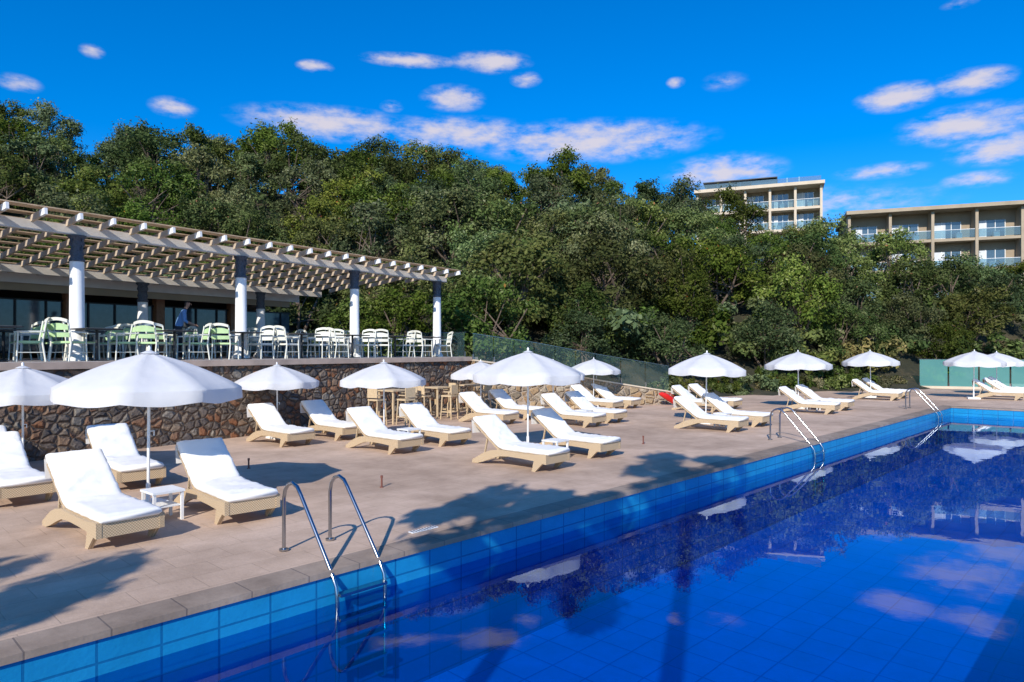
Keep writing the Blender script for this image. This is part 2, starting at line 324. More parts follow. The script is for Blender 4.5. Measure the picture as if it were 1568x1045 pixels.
M_leaf=leaf_mat('olive_leaves',[(0,(0.035,0.06,0.014)),(0.35,(0.085,0.135,0.03)),(0.7,(0.17,0.22,0.055)),(0.95,(0.26,0.29,0.12)),(1,(0.34,0.16,0.05))])
M_dry=leaf_mat('dry_brush',[(0,(0.07,0.08,0.03)),(0.5,(0.18,0.17,0.06)),(1,(0.34,0.26,0.11))])

# ------------------------------------------------------------------ terrain
tt=[-3,-1.2,-.75,-.67,-.615,-.57,-.45,-.176,.025,.159,.264,.398,.494,.59,.75,1.0,2.0]
ee=[.30,.37,.400,.372,.322,.343,.336,.306,.303,.268,.238,.222,.178,.158,.148,.12,.10]
tf=[-3,-1.2,-.75,-.4,-.2,-.085,.198,.442,.574,.727,.85,1.2,3]
ff=[40,26,29,33,32,27,31.5,39,41.5,48,54,60,60]
tcx=[-3,-.75,-.4,0,.2,.35,.45,.6,.75,1.2,3]
fc=[70,55,62,62,60,57,55,56,62,80,90]
def terr(u,v):
    X=0.690*u-0.724*v; D=0.724*u+0.690*v
    if D<3: return -0.05
    t=X/D
    e=np.interp(t,tt,ee); f=np.interp(t,tf,ff); c=np.interp(t,tcx,fc)
    if t<-1.6 : e*=max(0,1-(-t-1.6)/1.0)
    if D<=f: return -0.05
    hc=2.3+e*c-5.4
    s=(D-f)/(c-f)
    if s<1: h=hc*(0.75*s+0.25*s*s*(3-2*s))
    else: h=hc+min(D-c,60)*0.04
    return h-0.05
xs=[-2000,-1000,-500,-250,-140,-100,-80]+list(np.arange(-70,131,2.0))+[140,160,190,240,350,600,1100,2000]
g=[]
for y in xs:
    for x in xs:
        z=terr(x,y)
        if -3<=x<=35 and -1<=y<=8.5: z=-3
        if z>0.5: z+=0.35*math.sin(x*0.31+1.3*math.sin(y*0.2))*math.cos(y*0.27)
        g.append((x,y,z))
n=len(xs); fs=[(j*n+i,j*n+i+1,(j+1)*n+i+1,(j+1)*n+i) for j in range(n-1) for i in range(n-1)]
me=bpy.data.meshes.new('hillside_ground'); me.from_pydata(g,[],fs); me.materials.append(M_ground)
me.polygons.foreach_set('use_smooth',[True]*len(fs)); obj('hillside_ground',me)

# ------------------------------------------------------------------ deck & pool
PU0,PU1,PV0,PV1=-0.6,32.8,0.45,6.3
b=MB()
back=[(60,8.5),(45,11.5),(39,14.5),(26,17),(20,19.5),(17,22),(-30,17)]
b.add([(-30,PV1+.35,0),(60,PV1+.35,0)]+[(x,y,0) for x,y in back],[tuple(range(9))],0)
b.add([(-30,-14,0),(60,-14,0),(60,PV0-.35,0),(-30,PV0-.35,0)],[(0,1,2,3)],0)
b.add([(-30,PV0-.35,0),(PU0-.35,PV0-.35,0),(PU0-.35,PV1+.35,0),(-30,PV1+.35,0)],[(0,1,2,3)],0)
b.add([(PU1+.35,PV0-.35,0),(60,PV0-.35,0),(60,PV1+.35,0),(PU1+.35,PV1+.35,0)],[(0,1,2,3)],0)
obj('pool_deck',b.mesh('pool_deck',[M_deck]))
b=MB(); t=0.06
def cop(x0,x1,y0,y1): b.box(((x0+x1)/2,(y0+y1)/2,0.006-t/2),(x1-x0,y1-y0,t),0)
cop(PU0-.35,PU1+.35,PV1-.03,PV1+.35); cop(PU0-.35,PU1+.35,PV0-.35,PV0+.03)
cop(PU0-.35,PU0+.03,PV0+.03,PV1-.03); cop(PU1-.03,PU1+.35,PV0+.03,PV1-.03)
obj('pool_coping',b.mesh('pool_coping',[M_coping]))
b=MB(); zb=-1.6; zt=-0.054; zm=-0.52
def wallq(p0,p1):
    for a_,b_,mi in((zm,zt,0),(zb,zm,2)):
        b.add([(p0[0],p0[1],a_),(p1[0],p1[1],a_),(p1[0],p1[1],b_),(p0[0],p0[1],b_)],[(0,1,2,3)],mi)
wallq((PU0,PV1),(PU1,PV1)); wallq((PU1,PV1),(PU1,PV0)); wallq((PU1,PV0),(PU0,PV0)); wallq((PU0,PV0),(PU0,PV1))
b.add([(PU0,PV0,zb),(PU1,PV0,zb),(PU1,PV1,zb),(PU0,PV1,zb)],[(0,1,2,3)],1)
obj('swimming_pool',b.mesh('swimming_pool',[M_ptile,M_pfloor,M_ptile_shade]))
b=MB(); b.add([(PU0,PV0,-.36),(PU1,PV0,-.36),(PU1,PV1,-.36),(PU0,PV1,-.36)],[(0,1,2,3)],0)
obj('pool_water',b.mesh('pool_water',[M_water]))
b=MB(); b.box((0,0,0.008),(0.42,0.09,0.01),0)
for i in range(9): b.box((-.18+i*.045,0,0.0145),(0.012,0.07,0.004),1)
obj('drain_cover',b.mesh('drain_cover',[M_white,M_dark]),(5.55,6.85,0))

# pool ladder
b=MB()
for sx in(-.3,.3):
    b.tube([(sx,1.0,0),(sx,1.0,.60),(sx,.97,.70),(sx,.90,.77),(sx,.80,.80),(sx,.70,.77),(sx,.62,.69),(sx,.0,-.02),(sx,-.10,-.16),(sx,-.12,-.32),(sx,-.12,-1.25),(sx,-.02,-1.3)],0.022,10,0)
    b.tube([(sx,1.0,0),(sx,1.0,.02)],0.055,14,0)
for z in(-.24,-.5,-.76,-1.02): b.box((0,-.13,z),(.58,.09,.03),0)
lad=b.mesh('pool_ladder',[M_chrome])
for u in(4.17,17.6,30.4): obj('pool_ladder',lad,(u,6.3,0.006))

# ------------------------------------------------------------------ sun lounger
def lounger_mesh(seed):
    rnd=random.Random(seed); b=MB()
    for sx in(-.345,.345):
        prof=[(0.0,.16,.34),(0.10,.17,.34),(0.30,.20,.32),(0.6,.215,.315),(0.95,.22,.32),(1.2,.20,.33),(1.42,.13,.30),(1.62,.055,.235),(1.80,.005,.14),(1.95,0.0,.06)]
        vs=[];fs=[]
        for (y,z0,z1) in prof:
            for x in(sx-.03,sx+.03): vs+=[(x,y,z0),(x,y,z1)]
        for i in range(len(prof)-1):
            o=i*4;p=o+4
            fs+=[(o,p,p+1,o+1),(o+2,o+3,p+3,p+2),(o+1,p+1,p+3,o+3),(o,o+2,p+2,p)]
        fs+=[(0,1,3,2),(o+4,o+6,o+7,o+5)]
        b.add(vs,fs,0)
        vs=[];fs=[]
        lp=[(.06,.30,.20),(.12,.32,.14),(.20,.33,.07),(.27,.36,0.0)]
        for (y0,y1,z) in lp:
            for x in(sx-.028,sx+.028): vs+=[(x,y0,z),(x,y1,z)]
        for i in range(len(lp)-1):
            o=i*4;p=o+4
            fs+=[(o,o+1,p+1,p),(o+2,p+2,p+3,o+3),(o,p,p+2,o+2),(o+1,o+3,p+3,p+1)]
        fs+=[(o+4,o+5,o+7,o+6)]
        b.add(vs,fs,0)
    b.box((0,.03,.25),(.63,.05,.18),0)
    b.box((0,.65,.305),(.63,1.18,.03),0)
    b.beam((0,1.24,.31),(0,1.93,.80),.66,.035,0)
    for sx in(-.25,.25): b.beam((sx,1.62,.56),(sx,1.72,.14),.03,.03,0)
    b.box((0,1.74,.12),(.62,.04,.04),0)
    base=[(-.03,.375),(.0,.372),(.15,.37),(.3,.366),(.45,.37),(.6,.366),(.75,.37),(.9,.366),(1.05,.369),(1.15,.372),(1.24,.395),(1.33,.45),(1.42,.515),(1.5,.572),(1.6,.648),(1.7,.718),(1.79,.785),(1.86,.835),(1.95,.90),(1.965,.912)]
    path=[base[0]]
    for a,c in zip(base[:-1],base[1:]):
        if c[0]-a[0]>.05: path.append(((a[0]+c[0])/2,(a[1]+c[1])/2))
        path.append(c)
    th=.05; wv=.335
    xs_=np.linspace(-wv+.05,wv-.05,11)
    cross=[(-wv,-.6),(-wv-.004,.3),(-wv+.012,.8)]+[(x,1.0+.10*math.cos(x/wv*1.5)) for x in xs_]+[(wv-.012,.8),(wv+.004,.3),(wv,-.6),(wv-.03,-.95),(0,-1),(-wv+.03,-.95)]
    vs=[];fs=[];k=len(cross)
    fol=[(rnd.uniform(-.3,.3),rnd.uniform(.1,1.8),rnd.uniform(-1,1),rnd.uniform(.15,.35),rnd.uniform(.014,.028)) for _ in range(18)]
    for i,(y,z) in enumerate(path):
        a=path[max(i-1,0)];c=path[min(i+1,len(path)-1)]
        d=Vector((0,c[0]-a[0],c[1]-a[1])).normalized(); up=Vector((1,0,0)).cross(d)
        sc=0.55 if i in(0,len(path)-1) else 1
        for (x,zz) in cross:
            j=0
            if 0<i<len(path)-1 and zz>.5:
                for fx,fy,fa,fl,fh in fol:
                    q=(y-fy)-fa*(x-fx); along=abs(x-fx)+abs(y-fy)*.5
                    j+=fh*math.exp(-(q/.035)**2)*max(0,1-along/(fl*2))
                j+=rnd.uniform(-.004,.004)
            vs.append(Vector((x*(1 if sc==1 else .985)+rnd.uniform(-.004,.004),y,z))+up*(zz*th*sc+j))
    for i in range(len(path)-1):
        for j in range(k): fs.append((i*k+j,i*k+(j+1)%k,(i+1)*k+(j+1)%k,(i+1)*k+j))
    fs.append(tuple(range(k-1,-1,-1))); fs.append(tuple(range((len(path)-1)*k,len(path)*k)))
    b.add(vs,fs,1,True)
    vs=[(-.34,1.95,.90),(.34,1.95,.90),(.34,2.0,.86),(-.34,2.0,.86),(.335,1.99,.58),(-.335,1.98,.60)]
    b.add(vs,[(0,1,2,3),(3,2,4,5)],1)
    return b.mesh('sun_lounger',[M_wick,M_cush])
lm=[lounger_mesh(i) for i in range(5)]
lng=[(2.72,8.75,.06),(4.2,8.75,-.03),(2.35,12.1,.03),(3.95,12.2,.0),(2.6,15.2,0),(0.6,12.1,0),
(9.45,12.1,.05),(11.0,12.2,-.02),(8.35,14.9,.06),(9.9,15.0,.05),
(10.05,8.35,.05),(12.05,8.55,.02),(15.3,14.6,.04),(17.0,15.0,.0),(16.6,12.2,.05),(18.0,12.4,.02),(21.6,15,.05),(23.0,15.1,0),
(18.45,8.55,.06),(20.2,8.6,.0),(24.0,11.9,.03),(25.4,12.0,0),(26.0,8.5,.05),(27.8,8.6,0),(35.0,8.7,.04),(36.8,8.8,0),(39.2,4.6,.02),(41.2,4.5,.0),(43.2,4.6,.0)]
for i,(u,v,a) in enumerate(lng): obj('sun_lounger',lm[i%5],(u,v,0),a+random.uniform(-.02,.02))

# ------------------------------------------------------------------ umbrella
def umbrella_mesh(seed):
    rnd=random.Random(seed); b=MB(); nr=8; sub=6; seg=nr*sub; Rr=1.27
    ztop=2.25; drop=.50
    rings=[0.04,.15,.3,.45,.6,.75,.88,1.0]
    vs=[];fs=[]
    for s in rings:
        for k in range(seg):
            ph=2*math.pi*k/seg; loc=(k%sub)/sub; dph=(loc-.5)*2*math.pi/nr
            poly=math.cos(math.pi/nr)/math.cos(dph)
            sag=math.sin(loc*math.pi)
            r=Rr*s*(poly-0.025*sag*s)
            z=ztop-drop*(0.55*s+0.45*s*s)-0.06*sag*s*(1.25-s)
            vs.append((r*math.cos(ph),r*math.sin(ph),z))
    for ex,zz in((1.004,-.02),(1.0,-.17)):
        for k in range(seg):
            ph=2*math.pi*k/seg; loc=(k%sub)/sub; dph=(loc-.5)*2*math.pi/nr
            poly=math.cos(math.pi/nr)/math.cos(dph); sag=math.sin(loc*math.pi)
            r=Rr*(poly-0.025*sag)*ex
            wob=rnd.uniform(-.022,.022) if zz<-.1 else 0
            vs.append(((r+wob)*math.cos(ph),(r+wob)*math.sin(ph),ztop-drop+zz-(0.05*sag if zz<-.1 else 0)))
    nrg=len(rings)+2
    for i in range(nrg-1):
        for k in range(seg):
            k2=(k+1)%seg; fs.append((i*seg+k,(i+1)*seg+k,(i+1)*seg+k2,i*seg+k2))
    b.add(vs,fs,0,True)
    for q in range(nr):
        ph=2*math.pi*q/nr
        pts=[(Rr*s*math.cos(ph),Rr*s*math.sin(ph),ztop-drop*(.55*s+.45*s*s)-.012) for s in(.04,.3,.6,.85,1.0)]
        b.tube(pts,.008,5,1)
        b.tube([(.03*math.cos(ph),.03*math.sin(ph),1.55),(Rr*.5*math.cos(ph),Rr*.5*math.sin(ph),ztop-drop*(.55*.5+.45*.25)-.03)],.006,4,1)
    vs=[(0,0,ztop+.04)]
    for k in range(16): vs.append((.13*math.cos(k*math.pi/8),.13*math.sin(k*math.pi/8),ztop-.015))
    b.add(vs,[(0,1+k,1+(k+1)%16) for k in range(16)],0,True)
    b.tube([(0,0,ztop+.02),(0,0,ztop+.07),(0,0,ztop+.10)],[.02,.028,.008],8,1)
    b.tube([(0,0,.05),(0,0,ztop)],.021,10,1)
    b.tube([(0,0,1.50),(0,0,1.60)],.045,10,1)
    b.tube([(0,0,.06),(0,0,.34)],.032,10,1)
    b.tube([(.0,.0,1.1),(.08,0,1.1),(.08,0,1.03)],.01,6,1)
    vs=[];h=[(.25,.0),(.25,.055),(.235,.07)]
    for r,z in h:
        for x,y in((-1,-1),(1,-1),(1,1),(-1,1)): vs.append((x*r,y*r,z+.002))
    fs=[]
    for i in range(2):
        for k in range(4): fs.append((i*4+k,i*4+(k+1)%4,(i+1)*4+(k+1)%4,(i+1)*4+k))
    fs.append((8,9,10,11)); b.add(vs,fs,1)
    return b.mesh('patio_umbrella',[M_umb,M_white])
um=[umbrella_mesh(i) for i in range(3)]
umb=[(3.58,10.8,1.01,.2),(2.8,14.7,.89,.5),(0.5,14.4,.87,.1),(10.6,14.7,.88,.35),(8.75,16.85,.85,.1),(11.55,10.5,1.01,.25),(16.2,16.9,.85,.4),(17.3,14.6,.86,.2),(22.6,16.9,.86,.6),
(19.85,10.45,.98,.1),(27.6,10.5,.99,.45),(36.4,10.35,1,.2),(38.7,6.5,1,.3),(42.9,6.2,.97,.0)]
for i,(u,v,s,a) in enumerate(umb):
    o=obj('patio_umbrella',um[i%3],(u,v,0),a,s); o.rotation_euler=(random.uniform(-.02,.02),random.uniform(-.02,.02),a)

# side tables
b=MB(); b.box((0,0,.40),(.42,.42,.03),0)
for x in(-.18,.18):
    for y in(-.18,.18): b.beam((x,y,0),(x,y,.385),.035,.035,0)
b.box((0,0,.2),(.34,.34,.015),0)
stb=b.mesh('side_table',[M_white])
for u,v in((3.45,9.85),(3.2,13.2),(10.25,13.2),(11.1,9.3),(19.3,9.6),(27.0,9.7),(17.3,13.3)): obj('side_table',stb,(u,v,0),.05)
b=MB(); b.tube([(0,0,0),(0,0,.16)],.016,10,0); b.tube([(0,0,.16),(0,0,.2)],.022,10,0); b.tube([(0,0,0),(0,0,.012)],.035,10,0)
bl=b.mesh('bollard_light',[M_brown])
for u,v in((6.8,9.5),(6.1,12.9),(14.4,9.25)): obj('bollard_light',bl,(u,v,0))

# ------------------------------------------------------------------ terrace
b=MB()
b.box(((-25+13.6)/2,3.8,.895),(38.6,10.4,1.99),0)
obj('stone_retaining_wall',b.mesh('stone_retaining_wall',[M_stone]),M=TM.copy())
b=MB()
b.box(((-25+13.68)/2,3.8,1.975),(38.76,10.56,.15),0)
b.box(((-25+13.60)/2,3.8,2.054),(38.5,10.4,.008),1)
obj('terrace_slab',b.mesh('terrace_slab',[M_slab,M_terrfloor]),M=TM.copy())

# pergola
par=bpy.data.objects.new('pergola',None); COL.objects.link(par); par.matrix_world=TM.copy()
def child(name,b,mats):
    o=bpy.data.objects.new(name,b.mesh(name,mats)); COL.objects.link(o); o.parent=par; return o
def column(a,bb,top):
    b=MB()
    prof=[(2.058,.24),(2.14,.24),(2.15,.2),(2.2,.2),(2.22,.165),(top-.62,.15)]
    b.tube([(a,bb,z) for z,_ in prof],[r for _,r in prof],20,0)
    cp=[(top-.62,.17),(top-.58,.175),(top-.5,.13),(top-.42,.16),(top-.3,.12),(top-.2,.17),(top-.1,.14),(top-.04,.2),(top,.2)]
    b.tube([(a,bb,z) for z,_ in cp],[r for _,r in cp],14,1)
    for k in range(4):
        an=k*math.pi/2+.4
        b.beam((a+.12*math.cos(an),bb+.12*math.sin(an),top-.5),(a+.17*math.cos(an),bb+.17*math.sin(an),top),.03,.03,1)
    child('column',b,[M_white,M_cap])
SL=-.123
def rz(bb): return 5.42+SL*(bb+.7)
for k in range(-5,4):
    column(4.35*k if k<3 else 13.0,0,5.02)
for k in range(-5,3): column(4.35*k-.5,4.5,4.47)
b=MB(); b.box(((-24+13.5)/2,0,5.13),(37.5,.16,.22),0); b.box(((-24+11)/2,4.5,4.58),(35,.16,.22),0)
child('beam',b,[M_raf])
b=MB(); a=-24.0
while a<13.75:
    bm=min(6.3,-.7+(13.8-a)/.507)
    if bm>-.4:
        b.beam((a,-.55,rz(-.55)-.08),(a,bm,rz(bm)-.08),.06,.14,0)
        b.beam((a,-.80,rz(-.80)-.08),(a,-.553,rz(-.553)-.08),.062,.142,1)
    a+=.72
child('rafter',b,[M_rafd,M_white])
b=MB(); bb=-.5
while bb<6.1:
    am=13.8-(bb+.7)*.507
    z=rz(bb)+.026
    Mx=Matrix.Rotation(math.atan(SL)+R(8),3,'X')
    b.box(((-24.2+am)/2,bb,z+.045),(24.2+am,.40,.025),0,Mx)
    bb+=.56
child('board',b,[M_board])

# restaurant
b=MB()
x0,x1=-24,10.2; W_=x1-x0; xm=(x0+x1)/2
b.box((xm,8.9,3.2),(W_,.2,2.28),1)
b.box((x1-.1,7.9,3.2),(.2,1.8,2.28),0)
b.box((xm,7.4,4.5),(W_+.8,4.0,.3),0)
b.box((xm,5.37,4.46),(W_+.84,.05,.38),0)
b.box((xm,5.6,4.2),(W_+.2,.12,.28),4)
a=x0
while a<x1:
    b.box((a+.15,6.9,3.2),(.3,.3,2.28),2)
    b.box((a+1.6,6.92,3.9),(2.66,.05,.05),3); b.box((a+1.6,6.92,2.25),(2.66,.05,.06),3)
    for k in range(3): b.box((a+.75+k*.85,6.91,3.1),(.045,.05,1.6),3)
    b.box((a+1.6,6.95,3.1),(2.6,.015,1.6),5)
    a+=2.95
for k in range(14):
    b.box((x0+1.2+k*2.4,8.2,2.6),(1.6,.5,1.1),4); b.box((x0+1.2+k*2.4,8.6,3.55),(1.2,.15,.06),0)
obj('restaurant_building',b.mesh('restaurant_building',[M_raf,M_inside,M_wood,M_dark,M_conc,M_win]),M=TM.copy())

# terrace chairs & tables
def chair(mat,name):
    b=MB()
    for x in(-.25,.25):
        b.tube([(x,-.24,0),(x*.98,-.22,.42),(x,-.22,.64)],.018,6,1)
        b.tube([(x*.98,.28,0),(x,.22,.42),(x*.96,.30,.9)],.02,6,1)
        b.beam((x*1.05,-.24,.65),(x*1.05,.26,.66),.05,.03,1)
        b.tube([(x,-.23,.2),(x,.26,.2)],.01,5,1)
    b.tube([(-.25,-.22,.41),(.25,-.22,.41)],.014,6,1)
    b.box((0,0,.43),(.47,.46,.045),0)
    n=8
    for zlo,zhi,mi in((.54,.64,0),(.70,.80,0),(.86,.93,1)):
        vs=[];fs=[]
        for i in range(n+1):
            s=-1+2*i/n; x=.25*s; y=.27+.04*(1-s*s)
            for z in(zlo,zhi):
                zz=z+(.05*(1-s*s) if z>.75 else 0); vs.append((x,y+(z-.5)*.2-.03,zz))
        for i in range(n): fs.append((i*2,(i+1)*2,(i+1)*2+1,i*2+1))
        o=[(v[0],v[1]+.02,v[2]) for v in vs]
        b.add(vs,fs,mi,True); b.add(o,[tuple(reversed(f)) for f in fs],mi,True)
    return b.mesh(name,[mat,M_wchair])
cg=chair(M_green,'dining_chair'); cwm=chair(M_wchair,'dining_chair')
b=MB(); b.box((0,0,.74),(.8,.8,.03),0); b.tube([(0,0,.02),(0,0,.73)],.035,8,0); b.tube([(0,0,0),(0,0,.02)],.24,14,0)
b.box((0,0,.757),(.74,.74,.004),1)
dt=b.mesh('dining_table',[M_dark,M_terrfloor])
rc=random.Random(3)
for row,(bb,a0) in enumerate(((-.55,-5.8),(1.9,-5.0),(3.4,-4.2))):
    a=a0
    while a<12.6:
        if row==0 or a<11:
            obj('dining_table',dt,M=T(a,bb,2.06))
            for da,db,an in ((-.62,-.1,math.pi/2),(.62,.05,-math.pi/2),(0,.62,0)):
                if row>0 and db>.3: continue
                aa=a+da
                if aa>13: continue
                if db>.3 and rc.random()<.35: continue
                mm=cg if aa<4.4 else cwm
                obj('dining_chair',mm,M=T(aa+rc.uniform(-.06,.06),bb+db+rc.uniform(-.08,.08),2.06,an+rc.uniform(-.6,.6)))
        a+=1.95+rc.uniform(-.1,.1)

def glass_run(name,pts,mat,post=True,npan=6,rail=False):
    b=MB()
    for (p,q) in zip(pts[:-1],pts[1:]):
        p=np.array(p,float);q=np.array(q,float)
        for k in range(npan):
            s0=k/npan+.006; s1=(k+1)/npan-.006
            A=p+(q-p)*s0; B=p+(q-p)*s1
            vs=[(A[0],A[1],A[2]),(B[0],B[1],B[2]),(B[0],B[1],B[3]),(A[0],A[1],A[3])]
            b.add(vs,[(0,1,2,3)],0)
            if post: b.box((A[0],A[1],A[2]+.1),(.05,.05,.2),1)
        if rail: b.beam((p[0],p[1],p[3]+.012),(q[0],q[1],q[3]+.012),.03,.02,1)
    return b.mesh(name,[mat,M_chrome])
me=glass_run('glass_balustrade',[(13.3,-1.2,2.06,3.0),(13.3,8,2.06,3.0),(10.6,8.6,2.06,3.0)],M_glass,True,5,True)
obj('glass_balustrade',me,M=TM.copy())
wall=[(18.0,19.25,1.9),(20.5,18.3,1.55),(23,17.1,1.05),(26.0,15.4,.5)]
b=MB()
for (p,q) in zip(wall[:-1],wall[1:]):
    d=Vector((q[0]-p[0],q[1]-p[1],0)).normalized(); nn=Vector((-d.y,d.x,0))*.18
    vs=[]
    for P in(p,q):
        for s in(-1,1):
            for z in(-.1,P[2]): vs.append((P[0]+nn.x*s,P[1]+nn.y*s,z))
    b.add(vs,[(0,1,5,4),(2,6,7,3),(1,3,7,5),(0,2,3,1),(4,5,7,6)],0)
    nn*=1.25; vs=[]
    for P in(p,q):
        for s in(-1,1):
            for z in(P[2]+.001,P[2]+.06): vs.append((P[0]+nn.x*s,P[1]+nn.y*s,z))
    b.add(vs,[(0,1,5,4),(2,6,7,3),(1,3,7,5),(0,2,3,1),(4,5,7,6),(0,4,6,2)],1)
obj('ramp_stone_wall',b.mesh('ramp_stone_wall',[M_stone2,M_cream]))
gp=[(p[0],p[1],p[2]+.06,z) for p,z in zip(wall,(2.95,2.62,2.15,1.62))]
obj('glass_balustrade',glass_run('glass_balustrade',gp,M_glass,True,3,True))
obj('glass_fence',glass_run('glass_fence',[(47.5,10.8,.15,1.75),(50,3.5,.15,1.75),(54,-8,.15,1.75)],M_glassf,True,5,True))
b=MB(); b.beam((47.5,10.8,.07),(50,3.5,.07),.3,.15,0); b.beam((50,3.5,.07),(54,-8,.07),.3,.15,0)
obj('fence_kerb',b.mesh('fence_kerb',[M_cream]))

# bar stools and high tables near the wall
b=MB()
for x in(-.19,.19):
    for y in(-.19,.19): b.beam((x*1.1,y*1.1,0),(x*.9,y*.9,.76),.03,.03,0)
z=.25
b.box((0,-.2,z),(.38,.025,.03),0); b.box((0,.2,z),(.38,.025,.03),0); b.box((-.2,0,z),(.025,.38,.03),0); b.box((.2,0,z),(.025,.38,.03),0)
b.box((0,0,.78),(.40,.40,.05),0); b.box((0,.2,1.0),(.40,.03,.30),0); b.box((-.2,.05,.92),(.03,.3,.03),0); b.box((.2,.05,.92),(.03,.3,.03),0)
st=b.mesh('bar_stool',[M_tan])
b=MB(); b.box((0,0,1.04),(.75,.75,.04),0)
for x in(-.3,.3):
    for y in(-.3,.3): b.beam((x,y,0),(x,y,1.02),.05,.05,0)
ht=b.mesh('bar_table',[M_tan])
for a,bb in((8.2,-2.3),(10.3,-2.3),(12.2,-2.3)):
    obj('bar_table',ht,M=T(a,bb,0.002))
    for da,db,an in((-.7,0,math.pi/2),(.7,0,-math.pi/2),(-.1,-.65,math.pi)): obj('bar_stool',st,M=T(a+da,bb+db,0.002,an+rc.uniform(-.2,.2)))

b=MB(); b.tube([(0,-.55,.10),(0,-.45,.14),(0,-.2,.17),(0,.2,.17),(0,.45,.14),(0,.55,.10)],[.03,.09,.13,.13,.09,.03],12,0)
b.tube([(0,-.3,.3),(0,-.22,.36),(0,.22,.36),(0,.3,.3)],.015,6,0)
o=obj('rescue_float',b.mesh('rescue_float',[M_red]),(25.2,15.0,.15),1.2); o.rotation_euler=(.5,0,1.2)

# ------------------------------------------------------------------ hotels
M_hglass=glass_mat('balcony_glass',(0.6,0.75,0.8),mixd=0.2,dcol=(0.3,0.42,0.48))
def hotel(name,pl,pr,ztop,st,bays,sh,depth,zbase,frame,proud=.06,roofstuff=False):
    pl=Vector((*pl,0));pr=Vector((*pr,0));d=pr-pl;Ln=d.length;ang=math.atan2(d.y,d.x)
    b=MB(); fin=.32
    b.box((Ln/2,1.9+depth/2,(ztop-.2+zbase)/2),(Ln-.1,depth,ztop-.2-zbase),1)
    b.box((Ln/2,depth/2,ztop),(Ln+.8,depth+1.8,.45),0)
    bw=Ln/bays; rr=random.Random(5)
    for s in range(1,st+1):
        z=ztop-.25-s*sh
        b.box((Ln/2,.95,z),(Ln,1.9,.34),0)
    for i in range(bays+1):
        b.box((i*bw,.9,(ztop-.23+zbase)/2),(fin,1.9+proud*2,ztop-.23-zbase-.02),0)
    for s in range(st):
        zf=ztop-.25-(s+1)*sh+.17
        for i in range(bays):
            x=i*bw+bw/2
            gw=bw*.66
            b.box((x-.1*bw,1.86,zf+1.15),(gw,.06,2.25),2)
            b.box((x-.1*bw-gw*.25,1.80,zf+1.15),(gw*rr.uniform(.25,.5),.04,2.2),3)
            for k in range(4): b.box((x-.1*bw-gw/2+gw*k/3,1.78,zf+1.15),(.07,.06,2.3),5)
            b.box((x,.06,zf+.55),(bw-fin-.05,.03,.95),4)
            b.box((x,.06,zf+1.06),(bw-fin-.05,.06,.05),5)
            b.box((x+rr.uniform(-.8,.8),1.0,zf+.4),(.6,.6,.7),5)
    if roofstuff:
        for k in range(9): b.box((k*1.6+1,2.5,ztop+.9),(.12,.12,1.5),5)
        b.box((Ln*.35,3.2,ztop+1.65),(Ln*.62,4,.12),6); b.box((Ln*.55,3.4,ztop+.9),(3.4,3,1.3),2)
        b.box((Ln*.5,.4,ztop+.7),(Ln,.04,.9),4)
    obj(name,b.mesh(name,[frame,M_hwall,M_win,M_curtain,M_hglass,M_white,M_dark]),(pl.x,pl.y,0),ang)
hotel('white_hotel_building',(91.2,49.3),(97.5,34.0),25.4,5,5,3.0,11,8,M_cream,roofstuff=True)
hotel('concrete_hotel_building',(93.7,29.2),(103.1,7.8),19.9,4,5,3.7,12,3,M_conc)

